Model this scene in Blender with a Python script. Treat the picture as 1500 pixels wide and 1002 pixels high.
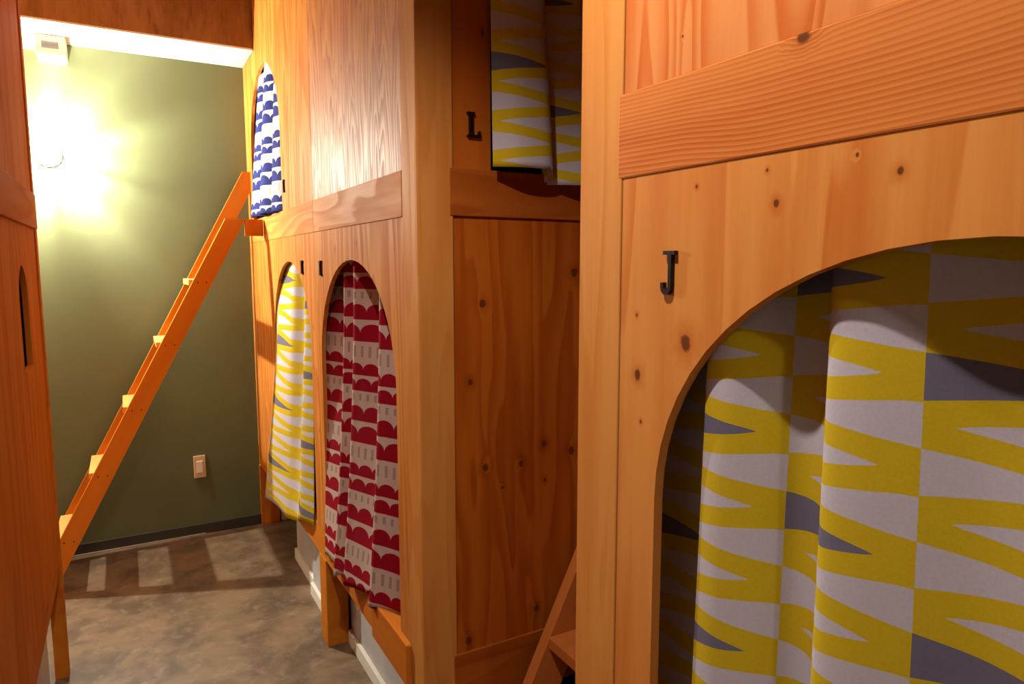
import bpy, bmesh, math, random
from mathutils import Vector
from mathutils.geometry import tessellate_polygon
random.seed(4)
for o in list(bpy.data.objects): bpy.data.objects.remove(o)
SC = bpy.context.scene
COL = SC.collection
# ------------------------------------------------------------------ camera
cd = bpy.data.cameras.new('camera'); CAM = bpy.data.objects.new('camera', cd); COL.objects.link(CAM)
cd.sensor_width = 36.0; cd.lens = 36.0 * 1005.49 / 1500.0; cd.clip_start = 0.02
CAM.location = (0, 0, 1.4)
CAM.rotation_euler = (math.pi / 2 - 0.1116, 0, -0.5124)
SC.camera = CAM
# ------------------------------------------------------------------ world, exposure
W = bpy.data.worlds.new('world'); SC.world = W; W.use_nodes = True
W.node_tree.nodes['Background'].inputs[0].default_value = (1.0, 0.80, 0.62, 1)
W.node_tree.nodes['Background'].inputs[1].default_value = 0.15
SC.view_settings.view_transform = 'Standard'; SC.view_settings.look = 'None'
SC.view_settings.gamma = 1.0; SC.view_settings.use_curve_mapping = False
SC.view_settings.exposure = -0.14
BULB = 18500.0          # wall lamp bulb, radiance
DOWN = 98.0           # downlight over the aisle, watts
FILL = 50.0          # unseen lamp added behind the photographer to fill the curtain shadows, watts
# ------------------------------------------------------------------ main measures
XF, XL = 0.581, -0.238            # fronts of the right and left bunks
YB, YM, YJ = 3.818, 1.466, 0.832  # back wall, end of the middle bunk, end of the near bunk
BT, BB = 1.622, 1.513             # middle beam
RT, RB = 0.438, 0.331             # bottom rail
ZC = 2.78                         # ceiling
# ------------------------------------------------------------------ node helper
class N:
    def __init__(s, nt, sock): s.nt = nt; s.s = sock
    def _m(s, op, *a):
        n = s.nt.nodes.new('ShaderNodeMath'); n.operation = op
        for i, v in enumerate(a):
            if isinstance(v, N): s.nt.links.new(v.s, n.inputs[i])
            else: n.inputs[i].default_value = v
        return N(s.nt, n.outputs[0])
    def __add__(s, o): return s._m('ADD', s, o)
    def __radd__(s, o): return s._m('ADD', o, s)
    def __sub__(s, o): return s._m('SUBTRACT', s, o)
    def __rsub__(s, o): return s._m('SUBTRACT', o, s)
    def __mul__(s, o): return s._m('MULTIPLY', s, o)
    def __rmul__(s, o): return s._m('MULTIPLY', o, s)
    def __truediv__(s, o): return s._m('DIVIDE', s, o)
    def lt(s, o): return s._m('LESS_THAN', s, o)
    def gt(s, o): return s._m('GREATER_THAN', s, o)
    def abs(s): return s._m('ABSOLUTE', s)
    def frac(s): return s._m('FRACT', s)
    def floor(s): return s._m('FLOOR', s)
    def sqrt(s): return s._m('SQRT', s)
    def sin(s): return s._m('SINE', s)
    def pow(s, e): return s._m('POWER', s, e)
    def max(s, o): return s._m('MAXIMUM', s, o)
    def min(s, o): return s._m('MINIMUM', s, o)
    def mod(s, o): return s._m('FLOORED_MODULO', s, o)
    def step(s, a, b):
        n = s.nt.nodes.new('ShaderNodeMapRange'); n.interpolation_type = 'SMOOTHSTEP'
        s.nt.links.new(s.s, n.inputs[0])
        n.inputs[1].default_value = a; n.inputs[2].default_value = b
        return N(s.nt, n.outputs[0])
def xyz(nt, sock):
    n = nt.nodes.new('ShaderNodeSeparateXYZ'); nt.links.new(sock, n.inputs[0])
    return [N(nt, n.outputs[i]) for i in range(3)]
def comb(nt, *a):
    n = nt.nodes.new('ShaderNodeCombineXYZ')
    for i, v in enumerate(a):
        if isinstance(v, N): nt.links.new(v.s, n.inputs[i])
        else: n.inputs[i].default_value = v
    return n.outputs[0]
def noise(nt, vec, scale, detail=2.0, rough=0.5, dist=0.0):
    n = nt.nodes.new('ShaderNodeTexNoise'); nt.links.new(vec, n.inputs['Vector'])
    n.inputs['Scale'].default_value = scale; n.inputs['Detail'].default_value = detail
    n.inputs['Roughness'].default_value = rough; n.inputs['Distortion'].default_value = dist
    return N(nt, n.outputs[0])
def mix(nt, fac, a, b, mode='MIX'):
    n = nt.nodes.new('ShaderNodeMix'); n.data_type = 'RGBA'; n.blend_type = mode; n.clamp_factor = True
    if isinstance(fac, N): nt.links.new(fac.s, n.inputs[0])
    else: n.inputs[0].default_value = fac
    for i, v in ((6, a), (7, b)):
        if isinstance(v, tuple): n.inputs[i].default_value = (*v[:3], 1)
        else: nt.links.new(v, n.inputs[i])
    return n.outputs[2]
def new_mat(name):
    m = bpy.data.materials.new(name); m.use_nodes = True
    nt = m.node_tree; b = nt.nodes['Principled BSDF']
    return m, nt, b
def bump(nt, b, h, strength, dist=0.002):
    n = nt.nodes.new('ShaderNodeBump'); n.inputs['Strength'].default_value = strength
    n.inputs['Distance'].default_value = dist
    nt.links.new(h.s, n.inputs['Height']); nt.links.new(n.outputs[0], b.inputs['Normal'])
# ------------------------------------------------------------------ wood
def wood(name, light, dark, grain='Z', mode='flame', knots=(), freq=9.0, contrast=0.6, rough=0.58,
         coords='pos', seed=0.0, auto_knots=0.0, scale=1.0, speck=0.0, bumpy=0.25, spec=0.05):
    """knots: (x, y, z, radius) in world metres"""
    m, nt, b = new_mat(name)
    if coords == 'pos':
        g = nt.nodes.new('ShaderNodeNewGeometry'); ps = g.outputs['Position']
    else:
        g = nt.nodes.new('ShaderNodeTexCoord'); ps = g.outputs['Object']
    x, y, z = xyz(nt, ps)
    inf = nt.nodes.new('ShaderNodeObjectInfo'); rnd = N(nt, inf.outputs['Random'])
    if grain == 'Z': p, q, a = x, y, z
    elif grain == 'Y': p, q, a = x, z, y
    else: p, q, a = y, z, x
    off = rnd * 11.0 + seed
    v = comb(nt, (p + off) * scale, (q + off) * scale, (a + off) * (0.13 * scale))
    n1 = noise(nt, v, 6.0, 2.0, 0.45, 0.35)
    halo = None; kn = None
    wob = noise(nt, comb(nt, p * 1.0, q * 1.0, a * 1.0), 90.0, 2.0, 0.5) * 0.9 + 0.55
    for (kx, ky, kz, r) in knots:
        dx, dy, dz = (x - kx), (y - ky), (z - kz)
        st = [1.0, 1.0, 1.0]; st['XYZ'.index(grain)] = 0.62
        d = (dx * dx * st[0] + dy * dy * st[1] + dz * dz * st[2]).sqrt() * wob
        k = 1.0 - (d / r).step(0.65, 1.25)
        h = 1.0 - (d / (r * 4.0)).step(0.0, 1.0)
        kn = k if kn is None else kn.max(k)
        halo = h if halo is None else halo.max(h)
    if auto_knots > 0:
        vo = nt.nodes.new('ShaderNodeTexVoronoi'); vo.inputs['Scale'].default_value = auto_knots
        vv = comb(nt, p + off, q + off, (a + off) * 0.55); nt.links.new(vv, vo.inputs['Vector'])
        d = N(nt, vo.outputs['Distance']); cs = xyz(nt, vo.outputs['Color'])
        k = (1.0 - d.step(0.045, 0.085)) * cs[0].gt(0.5)
        h = (1.0 - d.step(0.0, 0.3)) * cs[0].gt(0.5)
        kn = k if kn is None else kn.max(k)
        halo = h if halo is None else halo.max(h)
    f = n1 * freq
    if halo is not None: f = f + halo * 0.35
    if mode == 'line':
        vl = comb(nt, (p + off) * 2.0, (q + off) * 2.0, (a + off) * 0.9)
        f = (p + q) * (freq * 9.0) + noise(nt, vl, 1.6, 2.0, 0.5, 0.0) * 11.0
        if halo is not None: f = f + halo * 1.6
    ring = f.frac()
    ring = ring.step(0.05, 0.85) * (1.0 - ring.step(0.88, 1.0))
    fib = noise(nt, comb(nt, (p + off) * 170.0, (q + off) * 170.0, (a + off) * 7.0), 1.0, 2.0, 0.6)
    tint = noise(nt, comb(nt, (p + off) * 14.0, (q + off) * 14.0, (a + off) * 1.2), 1.0, 3.0, 0.6)
    t = (ring * contrast + (fib - 0.5) * 0.35 + (tint - 0.45) * 1.6)
    if halo is not None: t = t + halo * 0.40
    c = mix(nt, t, light, dark)
    if speck > 0:
        vo = nt.nodes.new('ShaderNodeTexVoronoi'); vo.inputs['Scale'].default_value = 26.0
        nt.links.new(comb(nt, (p + off) * 1.0, (q + off) * 1.0, (a + off) * 0.35), vo.inputs['Vector'])
        cs = xyz(nt, vo.outputs['Color'])
        sp = (1.0 - N(nt, vo.outputs['Distance']).step(0.06, 0.17)) * cs[1].gt(1.0 - speck)
        c = mix(nt, sp * 0.75, c, (0.10, 0.03, 0.008))
    if kn is not None: c = mix(nt, kn * 0.9, c, (0.085, 0.024, 0.006))
    nt.links.new(c, b.inputs['Base Color'])
    rr = 0.10 * ring + rough
    nt.links.new(rr.s, b.inputs['Roughness'])
    b.inputs['Specular IOR Level'].default_value = spec
    bump(nt, b, fib * 0.7 + ring * 0.25, bumpy, 0.0012)
    return m
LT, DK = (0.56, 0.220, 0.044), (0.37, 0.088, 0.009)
M = {}
M['post'] = wood('post_wood', (0.54, 0.225, 0.050), (0.43, 0.130, 0.016), 'Z', 'flame', freq=6, contrast=0.35, auto_knots=5.0, scale=1.6)
M['panel'] = wood('plywood', LT, DK, 'Z', 'flame', freq=8, contrast=0.5, speck=0.16)
M['panel_hi'] = wood('plywood_flame', LT, DK, 'Z', 'flame', freq=13, contrast=0.85, speck=0.45, scale=1.5, rough=0.50, bumpy=1.0, spec=0.14)
M['beam_y'] = wood('beam_wood', (0.57, 0.24, 0.056), (0.40, 0.11, 0.014), 'Y', 'flame', freq=7, contrast=0.45, scale=1.4, auto_knots=4.0)
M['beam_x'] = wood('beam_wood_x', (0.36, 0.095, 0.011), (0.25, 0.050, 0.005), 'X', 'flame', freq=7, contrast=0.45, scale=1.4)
M['rail_y'] = wood('rail_wood', (0.54, 0.18, 0.018), (0.44, 0.11, 0.009), 'Y', 'flame', freq=5, contrast=0.4, auto_knots=4.0)
M['j_panel'] = wood('arch_panel_wood', (0.56, 0.225, 0.050), (0.42, 0.100, 0.012), 'Z', 'flame', freq=6.0, contrast=0.55, scale=1.15, seed=3.3,
    knots=[(XF + .0015, .611, 1.307, .0085), (XF + .0015, .698, 1.256, .0055), (XF + .0015, .487, 1.462, .0032), (XF + .0015, .359, 1.480, .0032), (XF + .0015, .702, 1.335, .002), (XF + .0015, .690, 1.195, .002), (XF + .0015, .60, 1.49, .0016), (XF + .0015, .50, 1.497, .0016), (XF + .0015, .40, 1.499, .0016)])
M['j_upper'] = wood('upper_panel_wood', (0.57, 0.215, 0.062), (0.46, 0.110, 0.018), 'Z', 'flame', freq=11, contrast=0.85, scale=1.2, seed=8.1,
    knots=[(XF + .0015, .728, 1.76, .002), (XF + .0015, .63, 1.665, .0016), (XF + .0015, .54, 1.69, .0016)])
M['j_beam'] = wood('fir_beam_wood', (0.54, 0.180, 0.040), (0.36, 0.080, 0.012), 'Y', 'line', freq=20, contrast=0.62, seed=1.7, bumpy=0.08,
    knots=[(XF + .0015, .462, 1.618, .007)])
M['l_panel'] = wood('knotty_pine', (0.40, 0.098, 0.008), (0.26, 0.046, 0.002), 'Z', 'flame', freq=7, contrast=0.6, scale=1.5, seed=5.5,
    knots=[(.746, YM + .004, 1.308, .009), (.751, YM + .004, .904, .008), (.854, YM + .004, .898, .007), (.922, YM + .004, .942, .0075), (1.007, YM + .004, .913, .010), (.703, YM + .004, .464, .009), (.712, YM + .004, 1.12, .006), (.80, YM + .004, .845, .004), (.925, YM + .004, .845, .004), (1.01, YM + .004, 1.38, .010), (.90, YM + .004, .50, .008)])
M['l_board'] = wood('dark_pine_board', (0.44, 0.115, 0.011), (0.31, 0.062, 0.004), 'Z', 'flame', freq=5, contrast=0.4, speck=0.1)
M['left'] = wood('left_bunk_wood', (0.50, 0.150, 0.011), (0.36, 0.085, 0.004), 'Z', 'flame', freq=5, contrast=0.35, speck=0.1)
M['left_beam'] = wood('left_beam_wood', (0.46, 0.140, 0.012), (0.36, 0.085, 0.005), 'Y', 'flame', freq=5, contrast=0.35)
M['ladder'] = wood('ladder_pine', (0.58, 0.195, 0.018), (0.49, 0.135, 0.009), 'Z', 'flame', freq=4, contrast=0.3, coords='obj', auto_knots=4.0)
M['tread'] = wood('lamplit_tread_pine', (0.68, 0.36, 0.11), (0.58, 0.26, 0.06), 'Y', 'flame', freq=4, contrast=0.3)  # paler than the stringers: lamp light put into the tread colour
M['ladder2'] = wood('alcove_ladder_pine', (0.52, 0.165, 0.036), (0.44, 0.12, 0.02), 'Z', 'flame', freq=3, contrast=0.25, coords='obj')
def plain(name, c, rough=0.6, metal=0.0, var=0.0, scale=8.0, bmp=0.0):
    m, nt, b = new_mat(name)
    g = nt.nodes.new('ShaderNodeNewGeometry')
    n = noise(nt, g.outputs['Position'], scale, 5.0, 0.6)
    c2 = tuple(v * (1 - var) for v in c)
    nt.links.new(mix(nt, n.step(0.3, 0.7), c, c2), b.inputs['Base Color'])
    b.inputs['Roughness'].default_value = rough; b.inputs['Metallic'].default_value = metal
    if bmp: bump(nt, b, noise(nt, g.outputs['Position'], scale * 12, 4.0, 0.6), bmp)
    return m
M['green'] = plain('green_wall_paint', (0.108, 0.128, 0.054), 0.62, var=0.10, scale=3.0, bmp=0.15)
M['white'] = plain('white_plaster', (0.76, 0.72, 0.62), 0.7, var=0.08, scale=5.0, bmp=0.1)
M['plinth'] = plain('white_plinth_paint', (0.55, 0.53, 0.54), 0.5, var=0.15, scale=7.0)
M['plastic'] = plain('white_plastic', (0.72, 0.66, 0.58), 0.4, var=0.03)
M['plate'] = plain('beige_switch_plate', (0.62, 0.48, 0.28), 0.4, var=0.03)
M['grille'] = plain('grey_grille', (0.10, 0.085, 0.08), 0.5, var=0.2)
M['iron'] = plain('black_iron', (0.020, 0.014, 0.016), 0.35, 0.6, var=0.3, scale=60.0)
M['base'] = plain('dark_skirting', (0.035, 0.032, 0.020), 0.5, var=0.2)
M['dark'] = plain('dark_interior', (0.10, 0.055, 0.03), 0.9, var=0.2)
M['black'] = plain('peephole_shade_black', (0.02, 0.010, 0.006), 0.9)  # near-black colour stands in for the shade inside the peephole
M['mattress'] = plain('pale_mattress', (0.5, 0.45, 0.4), 0.9, var=0.1)
# concrete
def concrete(name, c1, c2, c3, streak=False):
    m, nt, b = new_mat(name)
    g = nt.nodes.new('ShaderNodeNewGeometry'); x, y, z = xyz(nt, g.outputs['Position'])
    v = comb(nt, x * 2.0, y, z * (0.4 if streak else 1.0)) if streak else g.outputs['Position']
    a = noise(nt, v, 5.0, 6.0, 0.62, 0.4); d = noise(nt, v, 17.0, 6.0, 0.65, 0.3)
    c = mix(nt, a.step(0.36, 0.66), c1, c2)
    c = mix(nt, d.step(0.50, 0.72) * 0.6, c, c3)
    nt.links.new(c, b.inputs['Base Color'])
    nt.links.new((a * 0.35 + 0.30).s, b.inputs['Roughness'])
    bump(nt, b, d + a, 0.25, 0.004)
    return m
M['floor'] = concrete('polished_concrete', (0.185, 0.122, 0.068), (0.080, 0.050, 0.024), (0.27, 0.20, 0.14))
M['soffit'] = concrete('raw_concrete', (0.20, 0.085, 0.022), (0.32, 0.165, 0.060), (0.09, 0.030, 0.008), True)
# ------------------------------------------------------------------ fabrics (UV in metres)
def uvxy(nt):
    n = nt.nodes.new('ShaderNodeUVMap'); x, y, _ = xyz(nt, n.outputs[0]); return x, y
def weave(nt, b, u, v):
    w = (u * 4200.0).sin() * 0.25 + (v * 4200.0).sin() * 0.25
    g = noise(nt, comb(nt, u * 260.0, v * 260.0, 0.0), 1.0, 3.0, 0.7)
    bump(nt, b, w + g, 0.25, 0.0008)
    return g
def cloth(nt, b, c):
    nt.links.new(c, b.inputs['Base Color']); b.inputs['Roughness'].default_value = 0.9
    b.inputs['Specular IOR Level'].default_value = 0.1
    t = nt.nodes.new('ShaderNodeBsdfTranslucent'); nt.links.new(c, t.inputs[0])
    m = nt.nodes.new('ShaderNodeMixShader'); m.inputs[0].default_value = 0.22
    nt.links.new(b.outputs[0], m.inputs[1]); nt.links.new(t.outputs[0], m.inputs[2])
    nt.links.new(m.outputs[0], nt.nodes['Material Output'].inputs[0])
def wedge_fabric(name, cw=0.184, P=0.089, k=0.0):
    m, nt, b = new_mat(name)
    u, v = uvxy(nt)
    cu = u / cw; col = cu.floor(); s = cu.frac()
    t = v / P; row = t.floor(); tt = t.frac()
    # wedge broad at the left of a column, tip to the right; rounded taper
    hb = (1.0 - s / 0.80).max(0.0).pow(0.80) * 0.25
    B = (tt - 0.27).abs().lt(hb)
    ha = (1.0 - (1.0 - s) / 0.86).max(0.0).pow(0.80) * 0.25
    A = (tt - 0.77).abs().lt(ha)
    grey = (row + col + k).mod(3.0).lt(0.5) * B
    g = weave(nt, b, u, v)
    c = mix(nt, A.max(B), (0.66, 0.48, 0.018), (0.60, 0.565, 0.64))
    c = mix(nt, grey, c, (0.175, 0.165, 0.235))
    c = mix(nt, (g - 0.35) * 0.35, c, (0.25, 0.2, 0.2), 'MULTIPLY')
    cloth(nt, b, c)
    return m
def scallop_fabric(name, ink, ground, tick, k=1.0, wmul=1.0):
    """bands from the top of one repeat: tall domes, big domes, ticks, small, small, ticks"""
    m, nt, b = new_mat(name)
    u, v = uvxy(nt)
    bands = [('t', .034, .030), ('d', .048, .062), ('d', .046, .060), ('t', .056, .030), ('d', .066, .090), ('d', .058, .070)]
    P = sum(x[1] for x in bands) * k
    t = (v / P).frac() * (P / k)
    acc = 0.0; dome = None; ticks = None
    for i, (ty, h, w) in enumerate(bands):
        lo = acc; acc += h
        inb = t.gt(lo) * t.lt(acc)
        l = (t - lo) / h                                 # 0 at the bottom of the band
        s = (u / (w * k * wmul) + 0.31 * i).frac()
        if ty == 'd':
            e = s * 2.0 - 1.0
            top = (1.0 - e * e).max(0.0).sqrt() * 0.42 + 0.40
            q = inb * l.lt(top) * l.gt(0.02)
            dome = q if dome is None else dome.max(q)
        else:
            q = inb * l.gt(0.18) * l.lt(0.78) * (s - 0.5).abs().lt(0.17)
            ticks = q if ticks is None else ticks.max(q)
    g = weave(nt, b, u, v)
    c = mix(nt, dome, ground, ink)
    c = mix(nt, ticks * 0.75, c, tick)
    c = mix(nt, (g - 0.35) * 0.3, c, (0.3, 0.25, 0.25), 'MULTIPLY')
    cloth(nt, b, c)
    return m
M['yellow'] = wedge_fabric('yellow_wedge_print')
M['red'] = scallop_fabric('crimson_scallop_print', (0.36, 0.006, 0.022), (0.66, 0.50, 0.42), (0.33, 0.25, 0.19))
M['blue'] = scallop_fabric('blue_scallop_print', (0.030, 0.040, 0.20), (0.72, 0.70, 0.70), (0.55, 0.47, 0.42), k=0.86, wmul=1.25)
# ------------------------------------------------------------------ mesh helpers
def link(name, me, mat, parent=None, loc=None):
    o = bpy.data.objects.new(name, me); COL.objects.link(o)
    if mat is not None and not me.materials: me.materials.append(mat)
    if parent is not None:
        o.parent = parent
    if loc is not None: o.location = loc
    return o
def wloc(p):
    v = Vector((0, 0, 0))
    while p is not None: v = v + p.location; p = p.parent
    return v
def finish(bm, name, mat, parent, smooth=False, bevel=0.0, base=None):
    """bm is in world coordinates; parts become local to their parent, a top-level mesh gets base as its origin"""
    off = wloc(parent) if parent is not None else Vector(base if base is not None else (0, 0, 0))
    ctr = Vector((0, 0, 0))
    bmesh.ops.translate(bm, verts=bm.verts, vec=-off)
    bmesh.ops.recalc_face_normals(bm, faces=bm.faces)
    me = bpy.data.meshes.new(name); bm.to_mesh(me); bm.free()
    if smooth:
        for p in me.polygons: p.use_smooth = True
    o = link(name, me, mat, parent, None if parent is not None else off)
    if bevel:
        md = o.modifiers.new('bevel', 'BEVEL'); md.width = bevel; md.segments = 2; md.limit_method = 'ANGLE'
    return o
def box_bm(x0, x1, y0, y1, z0, z1, bm=None):
    bm = bm or bmesh.new()
    vs = [bm.verts.new((x, y, z)) for z in (z0, z1) for y in (y0, y1) for x in (x0, x1)]
    for f in ((0, 1, 3, 2), (4, 6, 7, 5), (0, 4, 5, 1), (2, 3, 7, 6), (0, 2, 6, 4), (1, 5, 7, 3)):
        bm.faces.new([vs[i] for i in f])
    return bm
def box(name, mat, parent, x0, x1, y0, y1, z0, z1, bevel=0.0015, base=None):
    return finish(box_bm(x0, x1, y0, y1, z0, z1), name, mat, parent, bevel=bevel, base=base)
def prism_bm(pts, axis, a0, a1, bm=None):
    """extrude a 2-D outline: axis X -> pts are (y,z); axis Y -> pts are (x,z); axis Z -> (x,y)"""
    bm = bm or bmesh.new()
    def P(p, a):
        return (a, p[0], p[1]) if axis == 'X' else (p[0], a, p[1]) if axis == 'Y' else (p[0], p[1], a)
    A = [bm.verts.new(P(p, a0)) for p in pts]; B = [bm.verts.new(P(p, a1)) for p in pts]
    n = len(pts)
    if n <= 4:
        bm.faces.new(A); bm.faces.new(B[::-1])
    else:
        for (i, j, k) in tessellate_polygon([[Vector((p[0], p[1], 0)) for p in pts]]):
            bm.faces.new((A[i], A[j], A[k])); bm.faces.new((B[k], B[j], B[i]))
    for i in range(n):
        j = (i + 1) % n; bm.faces.new((A[i], B[i], B[j], A[j]))
    return bm
def arch_pts(c, half, zs, rise, n=28):
    """top of an arch from left (c-half) to right (c+half)"""
    return [(c - half * math.cos(math.pi * i / n), zs + rise * math.sin(math.pi * i / n)) for i in range(n + 1)]
def arch_panel(name, mat, parent, axis, a0, a1, s0, s1, z0, z1, arches):
    """upright board s0..s1 by z0..z1 with arched openings cut up from its bottom edge"""
    pts = [(s0, z1), (s0, z0)]
    for (c, half, zs, rise) in sorted(arches):
        pts += [(c - half, z0)] + arch_pts(c, half, zs, rise) + [(c + half, z0)]
    pts += [(s1, z0), (s1, z1)]
    bm = prism_bm(pts, axis, a0, a1)
    return finish(bm, name, mat, parent)
def empty(name, loc, label=None, cat=None, group=None):
    o = bpy.data.objects.new(name, None); COL.objects.link(o); o.location = loc
    o.empty_display_size = 0.05
    return tag(o, label, cat, group)
def tag(o, label=None, cat=None, group=None, kind=None):
    if label: o['label'] = label
    if cat: o['category'] = cat
    if group: o['group'] = group
    if kind: o['kind'] = kind
    return o
def struct(o, label=None, cat=None):
    return tag(o, label, cat, None, 'structure')
def cyl_bm(c, axis, r, l0, l1, seg=20, r2=None, bm=None):
    bm = bm or bmesh.new(); r2 = r if r2 is None else r2
    def P(a, rr, l):
        u, v = rr * math.cos(a), rr * math.sin(a)
        return {'X': (c[0] + l, c[1] + u, c[2] + v), 'Y': (c[0] + u, c[1] + l, c[2] + v), 'Z': (c[0] + u, c[1] + v, c[2] + l)}[axis]
    A = [bm.verts.new(P(2 * math.pi * i / seg, r, l0)) for i in range(seg)]
    B = [bm.verts.new(P(2 * math.pi * i / seg, r2, l1)) for i in range(seg)]
    bm.faces.new(A); bm.faces.new(B[::-1])
    for i in range(seg):
        j = (i + 1) % seg; bm.faces.new((A[i], B[i], B[j], A[j]))
    return bm
# ------------------------------------------------------------------ the setting
XR, XW = 1.75, -1.35
struct(box('floor', M['floor'], None, XW - .1, XR + .1, -1.6, YB + .1, -0.10, 0.0, 0), 'worn brown polished concrete floor of the aisle', 'floor')
struct(box('wall_back', M['green'], None, XW - .1, XR + .1, YB, YB + 0.1, 0, ZC, 0), 'olive green painted wall at the end of the aisle', 'wall')
struct(box('wall_right', M['dark'], None, XR, XR + .1, -1.6, YB, 0, ZC, 0), 'wall behind the right hand bunks', 'wall')
struct(box('wall_left', M['white'], None, XW - .1, XW, -1.6, YB, 0, ZC, 0), 'wall behind the left hand bunk', 'wall')  # white chosen for the pale light it throws on the near arch
struct(box('wall_front', M['white'], None, XW - .1, XR + .1, -1.7, -1.6, 0, ZC, 0), 'unseen white wall behind the photographer, added to bounce soft fill light', 'wall')  # added to close the room; white so that it bounces soft fill
struct(box('ceiling', M['soffit'], None, XW - .1, XR + .1, -1.6, YB + .1, ZC, ZC + .1, 0), 'raw concrete ceiling', 'ceiling')
ZS, YS = 2.393, 3.492
tr = empty('trim_1', (0, YB, ZS)); struct(tr, 'raw brown concrete beam with white underside above the green wall', 'beam')
box('beam_face', M['soffit'], tr, XW, XF - .001, YS, YB, ZS + .008, ZC, 0)
box('white_underside', M['white'], tr, XW, XF - .001, YS, YB, ZS, ZS + .008, 0)  # underside coloured white against the brown beam face
bb = empty('baseboard_back', (0, YB, 0)); struct(bb, 'dark skirting board along the green wall', 'skirting')
box('board', M['base'], bb, XW, XF, YB - .010, YB, 0.0, 0.055, .001)
box('floor_strip', plain('pale_floor_strip', (.30, .25, .19), .6), bb, XW, 0.30, YB - .016, YB - .010, 0.0, 0.006, 0)
# ------------------------------------------------------------------ letters
def outline_letter(name, pts, parent, axis, a0, a1, label):
    o = finish(prism_bm(pts, axis, a0, a1), name, M['iron'], parent, bevel=0.0008)
    o['label'] = label; return o
def letter_J(parent, yc, zc, h, x_front):
    # seen from the aisle: reading direction runs towards -Y
    def P(u, v): return (yc - u * h, zc + v * h)
    pts = [(-.14, .5), (.24, .5), (.24, .41), (.13, .41), (.13, -.28)]
    for i in range(0, 13):
        a = -math.pi * i / 12; pts.append((-.04 + .17 * math.cos(a), -.31 + .19 * math.sin(a)))
    pts += [(-.21, -.22), (-.12, -.22)]
    for i in range(0, 9):
        a = math.pi + math.pi * i / 8; pts.append((-.04 + .075 * math.cos(a), -.31 + .075 * math.sin(a)))
    pts += [(.03, .41), (-.14, .41)]
    bm = prism_bm([P(*q) for q in pts], 'X', x_front - .006, x_front)
    o = finish(bm, 'letter', M['iron'], parent); o['label'] = 'black iron letter J'; return o
def letter_L(parent, xc, zc, h, y_front):
    pts = [(-.28, .5), (.06, .5), (.06, .42), (-.03, .42), (-.03, -.40), (.20, -.40), (.24, -.24), (.32, -.24), (.30, -.5), (-.28, -.5), (-.28, -.42), (-.19, -.42), (-.19, .42), (-.28, .42)]
    bm = prism_bm([(xc + u * h, zc + v * h) for u, v in pts], 'Y', y_front - .008, y_front)
    o = finish(bm, 'letter', M['iron'], parent); o['label'] = 'black iron letter L'; return o
def letter_bar(parent, yc, zc, h):
    w = .006; t = .011
    pts = [(-t, h / 2), (t, h / 2), (t, h / 2 - .008), (w, h / 2 - .008), (w, -h / 2 + .008), (t, -h / 2 + .008), (t, -h / 2), (-t, -h / 2), (-t, -h / 2 + .008), (-w, -h / 2 + .008), (-w, h / 2 - .008), (-t, h / 2 - .008)]
    bm = prism_bm([(yc + u, zc + v) for u, v in pts], 'X', XF - .006, XF + .004)
    o = finish(bm, 'letter', M['iron'], parent); o['label'] = 'narrow black iron letter'; return o
# ------------------------------------------------------------------ middle bunk block
PT = 0.014; PX = XF + .0015            # panel thickness, panel front
mb = empty('bunk_block', (XF, YM, 0), 'tall pine bunk block with three curtained arches and letter L on its end', 'bunk bed', 'built-in bunk blocks')
box('corner_post', M['post'], mb, XF, XF + .089, YM, YM + .098, 0, ZC, .003)
box('back_post', M['post'], mb, XF, XF + .089, YB - .098, YB, RT, ZC, .002)
arch_panel('upper_panel', M['panel_hi'], mb, 'X', PX, PX + PT, YM + .098, 2.435, BT, ZC, [])
arch_panel('upper_arch_panel', M['panel'], mb, 'X', PX, PX + PT, 2.437, YB - .098, BT, ZC, [(3.315, .355, 1.95, .335)])
arch_panel('lower_arch_panel', M['panel'], mb, 'X', PX, PX + PT, YM + .098, 2.435, RT, BB, [(2.005, .375, 1.075, .34)])
arch_panel('lower_arch_panel', M['panel'], mb, 'X', PX, PX + PT, 2.437, YB - .098, RT, BB, [(2.875, .345, 1.09, .325)])
box('middle_beam', M['beam_y'], mb, XF - .001, XF + .05, YM + .098, 2.435, BB, BT, .002)
box('middle_beam', M['beam_y'], mb, XF - .001, XF + .05, 2.436, YB, BB, BT, .002)
box('bottom_rail', M['rail_y'], mb, XF + .002, XF + .04, 1.842, YB, RB, RT, .002)
box('bottom_rail', M['rail_y'], mb, XF - .012, XF + .05, YM + .088, 1.84, RB, RT + .008, .004)
box('leg', M['rail_y'], mb, XF, XF + .079, 2.413, 2.506, 0, RB, .002)
box('leg', M['rail_y'], mb, XF - .002, XF + .092, YB - .03, YB - .001, 0, RB, .002)
# end that faces the camera
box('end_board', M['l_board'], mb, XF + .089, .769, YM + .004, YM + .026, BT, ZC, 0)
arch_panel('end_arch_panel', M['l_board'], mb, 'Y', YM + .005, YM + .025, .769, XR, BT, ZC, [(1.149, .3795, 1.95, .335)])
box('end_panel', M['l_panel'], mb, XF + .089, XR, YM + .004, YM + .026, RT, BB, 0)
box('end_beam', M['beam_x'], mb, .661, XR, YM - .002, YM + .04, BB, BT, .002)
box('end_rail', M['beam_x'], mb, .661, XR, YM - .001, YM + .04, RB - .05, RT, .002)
box('bunk_floor', M['dark'], mb, XF + .045, XR, YM + .045, YB, RB + .02, RT - .01, 0)
box('bunk_floor', M['dark'], mb, XF + .055, XR, YM + .045, YB, BB + .02, BT - .01, 0)
box('partition', M['dark'], mb, XF + .05, XR, 2.43, 2.45, RT - .01, BB + .02, 0)
box('partition', M['dark'], mb, XF + .05, XR, 2.43, 2.45, BT - .01, ZC, 0)
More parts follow.
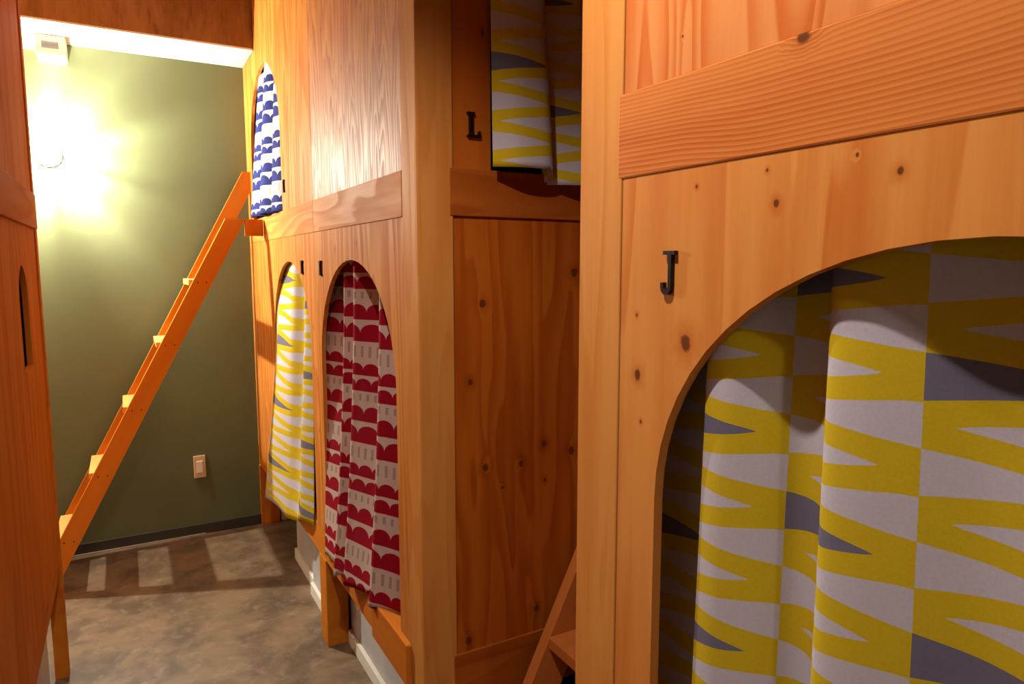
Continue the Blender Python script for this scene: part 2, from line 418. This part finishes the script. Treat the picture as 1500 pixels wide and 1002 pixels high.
# white plinth under the bunk
for (y0, y1, x0) in ((2.868, 3.27, .655), (2.508, 2.866, .636), (1.57, 2.41, .668)):
    pb = box('plinth_board', M['plinth'], mb, x0, x0 + .3, y0, y1, 0, RB + .01, .001)
    box('skirting', M['white'], pb, x0 - .014, x0, y0 + .002, y1 - .002, 0, .052, .002)
pb = box('plinth_board', M['white'], mb, .682, 1.2, YB - .02, YB - .001, .004, RB, .001)
letter_bar(mb, 2.627, 1.392, .050); letter_bar(mb, 2.351, 1.390, .050); letter_bar(mb, 2.906, 1.716, .050)
letter_L(mb, .722, 1.722, .056, YM + .004)
# ------------------------------------------------------------------ near right bunk block
jb = empty('bunk_block', (XF, YJ, 0), 'nearest pine bunk block on the right with letter J beside a wide arch', 'bunk bed', 'built-in bunk blocks')
YE = -0.30
box('corner_post', M['post'], jb, XF, XF + .089, YJ - .095, YJ, 0, ZC, .002)
box('corner_post', M['post'], jb, XF, XF + .089, YE, YE + .095, 0, ZC, .002)
arch_panel('upper_panel', M['j_upper'], jb, 'X', PX, PX + PT, YE + .096, YJ - .0965, BT, ZC, [])
arch_panel('arch_panel', M['j_panel'], jb, 'X', PX, PX + PT, YE + .096, YJ - .0965, RT, BB, [(.282, .378, 1.10, .322)])
box('middle_beam', M['j_beam'], jb, XF - .0005, XF + .05, YE + .08, YJ - .087, BB, BT, .0025)
box('bottom_rail', M['rail_y'], jb, XF - .008, XF + .05, YE + .08, YJ - .087, RB, RT, .002)
box('side_panel', M['l_panel'], jb, XF + .089, XR, YJ - .028, YJ - .006, RB, ZC, 0)
box('side_panel', M['l_panel'], jb, XF + .089, XR, YE + .006, YE + .028, RB, ZC, 0)
box('bunk_floor', M['dark'], jb, XF + .055, XR, YE + .03, YJ - .03, RB + .02, RT - .01, 0)
box('bunk_floor', M['dark'], jb, XF + .055, XR, YE + .03, YJ - .03, BB + .02, BT - .01, 0)
letter_J(jb, .6405, 1.3905, .0535, PX)
# ------------------------------------------------------------------ left bunk block
lb = empty('bunk_block', (XL, 2.707, 0), 'dark orange pine bunk block on the left with a small arched peephole', 'bunk bed', 'built-in bunk blocks')
YL = 2.712; LX = XL - .004
box('corner_post', M['left_beam'], lb, XL - .040, XL, YL - .050, YL, 0, ZC, .003)
hc, hw = 2.29, .092
for sgn in (-1, 1):
    s_out = YL - .051 if sgn > 0 else 1.2
    half = [p for p in arch_pts(hc, hw, 1.30, .10) if (p[0] - hc) * sgn >= -1e-6]
    if sgn > 0: half = half[::-1]         # from springing up to the crown
    pts = [(s_out, RT), (hc, RT), (hc, 1.115), (hc + sgn * hw, 1.115)] + half + [(hc, BB), (s_out, BB)]
    # drop the repeated crown column
    bm = prism_bm(pts, 'X', LX - PT, LX)
    finish(bm, 'lower_panel', M['left'], lb)
arch_panel('upper_panel', M['left'], lb, 'X', LX - PT, LX, 1.2, YL - .051, BT, ZC, [])
box('middle_beam', M['left_beam'], lb, XL - .05, XL + .006, 1.2, YL - .045, BB, BT, .002)
box('bottom_rail', M['left_beam'], lb, XL - .05, XL - .0035, 1.2, YL - .045, RT - .06, RT + .01, .002)
box('end_panel', M['left'], lb, XW, XL - .040, YL - .03, YL - .008, RT - .06, ZC, 0)
box('end_panel', M['left'], lb, XW, XL - .03, 1.18, 1.20, RT - .06, ZC, 0)
box('bunk_floor', M['dark'], lb, XW, XL - .06, 1.2, YL - .04, RT - .05, RT - .01, 0)
box('bunk_floor', M['dark'], lb, XW, XL - .06, 1.2, YL - .04, BB + .02, BT - .01, 0)
box('painted_void', M['black'], lb, XL - .16, XL - .14, 1.9, 2.62, RT, BB, 0)  # black sheet stands in for the unlit hollow behind the peephole
pb = box('plinth_board', M['plinth'], lb, XL - .30, XL - .048, 1.2, 2.60, 0, RT - .06, .001)
# ------------------------------------------------------------------ long ladder to the upper bunk
def slanted(name, mat, parent, foot, top_len, depth, y0, y1, ang, cut_low=None, cut_top=None, outline=None):
    """a stringer: built upright in its own frame along Z, then leaned over in the X-Z plane; outline (x,z) world"""
    ca, sa = math.cos(ang), math.sin(ang)          # lean direction (ca, sa) in X-Z
    o0 = Vector((outline[0][0], y0, outline[0][1]))
    pts = []
    for (x, z) in outline:
        dx, dz = x - o0.x, z - o0.z
        pts.append((dx * sa - dz * ca, dx * ca + dz * sa))
    bm = prism_bm(pts, 'Y', 0, y1 - y0)
    bmesh.ops.recalc_face_normals(bm, faces=bm.faces)
    me = bpy.data.meshes.new(name); bm.to_mesh(me); bm.free()
    o = link(name, me, mat, parent)
    o.location = o0 - wloc(parent)
    o.rotation_euler = (0, math.pi / 2 - ang, 0)
    return o
ANG = math.atan(1.924)
def fx(z): return 0.412 + (z - 1.609) / 1.924       # front edge of the stringers
HW = 0.084
ld = empty('ladder', (fx(0), 3.37, 0), 'long pine ladder leaning from the left bunk up to the blue curtain', 'ladder')
slanted('stringer', M['ladder'], ld, None, 0, 0, 3.370, 3.400, ANG, outline=[(fx(0), 0), (fx(0) + HW, 0), (fx(1.534) + HW, 1.534), (fx(1.609) + HW, 1.609), (fx(1.609), 1.609)])
slanted('stringer', M['ladder'], ld, None, 0, 0, 3.722, 3.752, ANG, outline=[(fx(0), 0), (fx(0) + HW, 0), (XF - .001, 1.924 * (XF - .001 - HW - .412) + 1.609), (XF - .001, 1.865), (fx(1.865), 1.865)])
box('hook_arm', M['ladder'], ld, fx(1.609) + HW, XF - .007, 3.370, 3.400, 1.534, 1.609, .001)
for i, z in enumerate((1.335, 1.06, .783, .508, .240)):
    t = box('tread', M['tread'], ld, fx(z) - .020, fx(z) + HW * .92, 3.400, 3.722, z - .026, z, .002)
    for dx in (.022, .058):
        finish(cyl_bm((fx(z - .013) + dx, 3.370, z - .013), 'Y', .0032, -.0006, .003, 10), 'screw', M['iron'], t)
# ------------------------------------------------------------------ short ladder in the alcove
def gx(z): return 0.894 + (z - .461) / 2.03
AN2 = math.atan(2.03)
l2 = empty('ladder', (gx(0), 1.02, 0), 'short pink-orange pine ladder half hidden behind the near right bunk', 'ladder')
for (y0, y1) in ((1.03, 1.062), (1.390, 1.424)):
    slanted('stringer', M['ladder2'], l2, None, 0, 0, y0, y1, AN2, outline=[(gx(0), 0), (gx(0) + .10, 0), (gx(1.55) + .10, 1.55), (gx(1.55), 1.55)])
for i, z in enumerate((.19, .462, .735, 1.01, 1.28)):
    box('tread', M['ladder2'], l2, gx(z) - .006, gx(z) + .10, 1.062, 1.390, z - .030, z, .002)
# ------------------------------------------------------------------ curtains
def catmull(P, n):
    out = []
    k = len(P) - 1
    for i in range(n + 1):
        t = i / n * k; j = min(int(t), k - 1); f = t - j
        p0, p1, p2, p3 = P[max(j - 1, 0)], P[j], P[j + 1], P[min(j + 2, k)]
        out.append(tuple(0.5 * (2 * b + (c - a) * f + (2 * a - 5 * b + 4 * c - d) * f * f + (3 * b - a - 3 * c + d) * f ** 3) for a, b, c, d in zip(p0, p1, p2, p3)))
    return out
def curtain(name, mat, face, top, bot, ztop, hem, label, nu=150, nv=60, u0=0.0, v0=0.0, ease=1.0, wob=0.0, group='patterned bunk curtains', uscale=1.0):
    """top / bot: control points (along the front, depth behind the front); hem(u) gives the bottom height"""
    T, B = catmull(top, nu), catmull(bot, nu)
    bm = bmesh.new(); uvl = bm.loops.layers.uv.new('UVMap')
    arc = [0.0]
    for i in range(nu):
        a = math.dist(T[i], T[i + 1]); b = math.dist(B[i], B[i + 1]); arc.append(arc[-1] + .5 * (a + b))
    grid = []; uvs = {}
    for j in range(nv + 1):
        row = []
        for i in range(nu + 1):
            u = i / nu; v = j / nv
            zb = hem(u); z = ztop + (zb - ztop) * v
            w = v ** ease
            s = T[i][0] + (B[i][0] - T[i][0]) * w; d = T[i][1] + (B[i][1] - T[i][1]) * w
            d += wob * math.sin(9 * u + 5 * v) * v
            p = (XF + d, s, z) if face == 'X' else (s, YM + d, z)
            q = bm.verts.new(p); row.append(q); uvs[q] = (u0 + uscale * arc[i], v0 + z)
        grid.append(row)
    for j in range(nv):
        for i in range(nu):
            f = bm.faces.new((grid[j][i], grid[j][i + 1], grid[j + 1][i + 1], grid[j + 1][i]))
            for l in f.loops: l[uvl].uv = uvs[l.vert]
    base = Vector((0, 0, 0))
    vs = [v.co for v in bm.verts]
    base = Vector((sum(v.x for v in vs) / len(vs), sum(v.y for v in vs) / len(vs), min(v.z for v in vs)))
    o = finish(bm, name, mat, None, smooth=True, base=base)
    md = o.modifiers.new('thickness', 'SOLIDIFY'); md.thickness = 0.0016; md.offset = 0
    return tag(o, label, 'curtain', group)
lin = lambda a, b: (lambda u: a + (b - a) * u)
# near right: from the far edge towards the camera
jt = [(.733, .075), (.69, .080), (.63, .080), (.565, .060), (.585, .036), (.590, .023), (.560, .023), (.530, .048), (.500, .078), (.472, .076), (.452, .050), (.435, .030), (.405, .031), (.365, .044), (.300, .072), (.24, .075), (.19, .05), (.14, .04), (.08, .075), (.02, .09), (-.05, .06), (-.11, .09)]
jo = [(.733, .070), (.70, .078), (.65, .078), (.590, .060), (.610, .042), (.612, .022), (.575, .020), (.535, .035), (.495, .060), (.465, .060), (.448, .040), (.432, .030), (.400, .034), (.350, .050), (.295, .075), (.24, .07), (.19, .05), (.14, .04), (.08, .06), (.02, .07), (-.05, .06), (-.11, .08)]
curtain('curtain', M['yellow'], 'X', jt, jo, 1.48, lin(.46, .46), 'large yellow and lilac wedge-print curtain in the near arch beside letter J', nu=320, nv=60, u0=.051, v0=.0597)
# red
rt_ = [(2.40, .022), (2.34, .050), (2.27, .085), (2.22, .085), (2.175, .030), (2.150, .045), (2.120, .075), (2.085, .070), (2.050, .024), (2.010, .040), (1.920, .095), (1.870, .095), (1.815, .026), (1.770, .040), (1.700, .075), (1.632, .060)]
ro_ = [(2.374, -.010), (2.335, -.008), (2.27, -.004), (2.24, -.004), (2.19, -.030), (2.16, -.022), (2.12, -.005), (2.09, -.005), (2.055, -.034), (2.01, -.024), (1.92, -.004), (1.87, -.002), (1.815, -.026), (1.77, .0), (1.70, .03), (1.634, .03)]
curtain('curtain', M['red'], 'X', rt_, ro_, 1.46, lambda u: .375 + .085 * max(0, u - .25) / .75 + .006 * math.sin(u * 20), 'crimson and cream scallop-print curtain in the middle lower arch', nu=240, nv=60, v0=-.37, ease=1.7)
# far lower yellow
yt_ = [(3.19, .022), (3.03, .030), (2.92, .025), (2.84, .020), (2.78, .05), (2.72, .04), (2.66, .02), (2.60, .05)]
yo_ = [(3.27, -.055), (3.15, -.070), (3.02, -.060), (2.92, -.045), (2.82, -.010), (2.74, -.015), (2.65, -.03), (2.56, -.012)]
curtain('curtain', M['yellow'], 'X', yt_, yo_, 1.46, lambda u: .32 + .085 * u + .02 * math.sin(u * 9), 'small yellow and white wedge-print curtain in the far lower arch', nu=120, nv=50, u0=-.01, v0=.02, ease=1.2, wob=.008, uscale=.42)
# far upper blue
bt_ = [(3.60, .05), (3.50, .030), (3.43, .020), (3.36, .055), (3.30, .02), (3.22, .015), (3.15, .05), (3.08, .02), (3.01, .03), (2.985, .05)]
bo_ = [(3.64, -.004), (3.55, -.030), (3.45, -.022), (3.37, .010), (3.31, -.03), (3.22, -.032), (3.15, .01), (3.08, -.02), (3.02, -.012), (2.985, .005)]
curtain('curtain', M['blue'], 'X', bt_, bo_, 2.34, lambda u: 1.632 - .010 * u, 'blue and white dome-print curtain in the upper far arch above the ladder', nu=160, nv=50, ease=.9)
# end of the middle block
lt_ = [(.757, -.012), (.80, -.028), (.85, -.030), (.872, -.026), (.884, -.010), (.876, .02), (.90, .05), (.96, .055), (1.02, .045), (1.08, .06), (1.15, .04), (1.22, .06), (1.30, .04), (1.38, .06), (1.46, .05)]
lo_ = [(.757, -.030), (.81, -.055), (.87, -.058), (.905, -.050), (.922, -.030), (.915, .005), (.94, -.020), (.98, -.035), (1.03, -.045), (1.08, -.03), (1.15, -.05), (1.22, -.03), (1.30, -.05), (1.38, -.03), (1.46, -.02)]
curtain('curtain', M['yellow'], 'Y', lt_, lo_, 2.33, lambda u: 1.626 - .03 * max(0, min(1, (u - .2) * 6)), 'yellow and lilac wedge-print curtain in the upper opening beside letter L', nu=220, nv=50, u0=.008, v0=.03)
# ------------------------------------------------------------------ wall lamp
lx, ly, lz = -0.268, 3.700, 1.893
lamp = empty('wall_lamp', (lx, YB, lz), 'glaring white wall lamp on the green wall beside the left bunk', 'lamp')
finish(cyl_bm((lx, YB, lz), 'Y', .050, -.018, 0.0, 28), 'wall_plate', M['plastic'], lamp, bevel=.002)
finish(cyl_bm((lx, YB, lz), 'Y', .014, -.085, -.018, 20), 'socket', M['plastic'], lamp)
me_, nt_, b_ = new_mat('lamp_glow'); b_.inputs['Base Color'].default_value = (1, 1, 1, 1)
b_.inputs['Emission Color'].default_value = (1.0, 0.93, 0.80, 1); b_.inputs['Emission Strength'].default_value = BULB
bm = bmesh.new(); bmesh.ops.create_uvsphere(bm, u_segments=20, v_segments=12, radius=.017); bmesh.ops.translate(bm, verts=bm.verts, vec=(lx, ly, lz))
finish(bm, 'bulb', me_, lamp, smooth=True)
gm, gn, gb = new_mat('fluted_glass'); gn.nodes.remove(gb)
tb = gn.nodes.new('ShaderNodeBsdfTransparent'); tb.inputs[0].default_value = (.30, .31, .30, 1)
gl = gn.nodes.new('ShaderNodeBsdfGlossy'); gl.inputs['Roughness'].default_value = .1
mx = gn.nodes.new('ShaderNodeMixShader'); mx.inputs[0].default_value = .06
gn.links.new(tb.outputs[0], mx.inputs[1]); gn.links.new(gl.outputs[0], mx.inputs[2])
gn.links.new(mx.outputs[0], gn.nodes['Material Output'].inputs[0])
rr = random.Random(12); a = 0.0
while a < 2 * math.pi - .15:
    w = rr.uniform(.10, .30)
    bm = bmesh.new(); q = []
    for (rad, yy) in ((.060, YB - .012), (.066, YB - .09), (.058, YB - .135)):
        q.append([bm.verts.new((lx + rad * math.cos(a + w * k), yy, lz + rad * math.sin(a + w * k))) for k in (0, .5, 1)])
    for i in range(2):
        for k in range(2): bm.faces.new((q[i][k], q[i][k + 1], q[i + 1][k + 1], q[i + 1][k]))
    finish(bm, 'glass_flute', gm, lamp)
    a += w + rr.uniform(.12, .36)
# ------------------------------------------------------------------ emergency light, trunking, switch
em = empty('emergency_light', (-.23, YB, 2.32), 'small white box with grey grille under the white beam', 'light')
box('case', plain('pinkish_plastic', (0.42, 0.33, 0.25), 0.5), em, -.281, -.169, 3.686, YB - .001, 2.310, 2.3925, .004)
box('grille', M['grille'], em, -.257, -.195, 3.6845, 3.688, 2.335, 2.364, .0005)
for k in range(3): box('slat', M['grille'], em, -.257, -.195, 3.6830, 3.6855, 2.342 + k * .0065, 2.3435 + k * .0065, 0)
box('lit_underside', M['white'], em, -.277, -.173, 3.690, YB - .004, 2.299, 2.311, .003)  # white slab stands in for the case bottom brightened by the wall lamp
tag(box('cable_trunking', M['white'], None, XW, -.2815, 3.79, YB - .001, 2.352, 2.3925, .002, base=(-.8, YB, 2.352)), 'white cable trunking running left from the grille box', 'trunking')
sw = empty('light_switch', (.287, YB, .36), 'beige light switch plate low on the green wall', 'switch')
box('plate', M['plate'], sw, .259, .316, YB - .007, YB - .001, .303, .420, .002)
rk = box('rocker', M['plastic'], sw, .273, .302, YB - .011, YB - .007, .330, .392, .0015)
# ------------------------------------------------------------------ downlight over the near end of the aisle
def downlight(x, y, z, watts, cone, soft, label):
    dl = empty('hanging_downlight', (x, y, z), label, 'light', 'hanging downlights')
    finish(cyl_bm((x, y, z), 'Z', .006, .06, ZC - z, 12), 'rod', M['iron'], dl)
    finish(cyl_bm((x, y, z), 'Z', .055, -.030, .060, 28, r2=.030), 'can', M['plastic'], dl, bevel=.002)
    finish(cyl_bm((x, y, z), 'Z', .042, -.0305, -.0300, 24), 'lens', M['white'], dl)
    L = bpy.data.lights.new('beam', 'SPOT'); L.energy = watts; L.color = (1.0, .87, .79)
    L.spot_size = math.radians(cone); L.spot_blend = 0.55; L.shadow_soft_size = soft
    o = bpy.data.objects.new('beam', L); COL.objects.link(o); o.location = (0, 0, -.036); o.parent = dl
downlight(0.06, 0.70, 2.40, DOWN, 136, .020, 'small hanging downlight above the near end of the aisle')
downlight(0.10, -0.95, 2.40, FILL, 145, .05, 'unseen hanging downlight added behind the photographer for fill light')
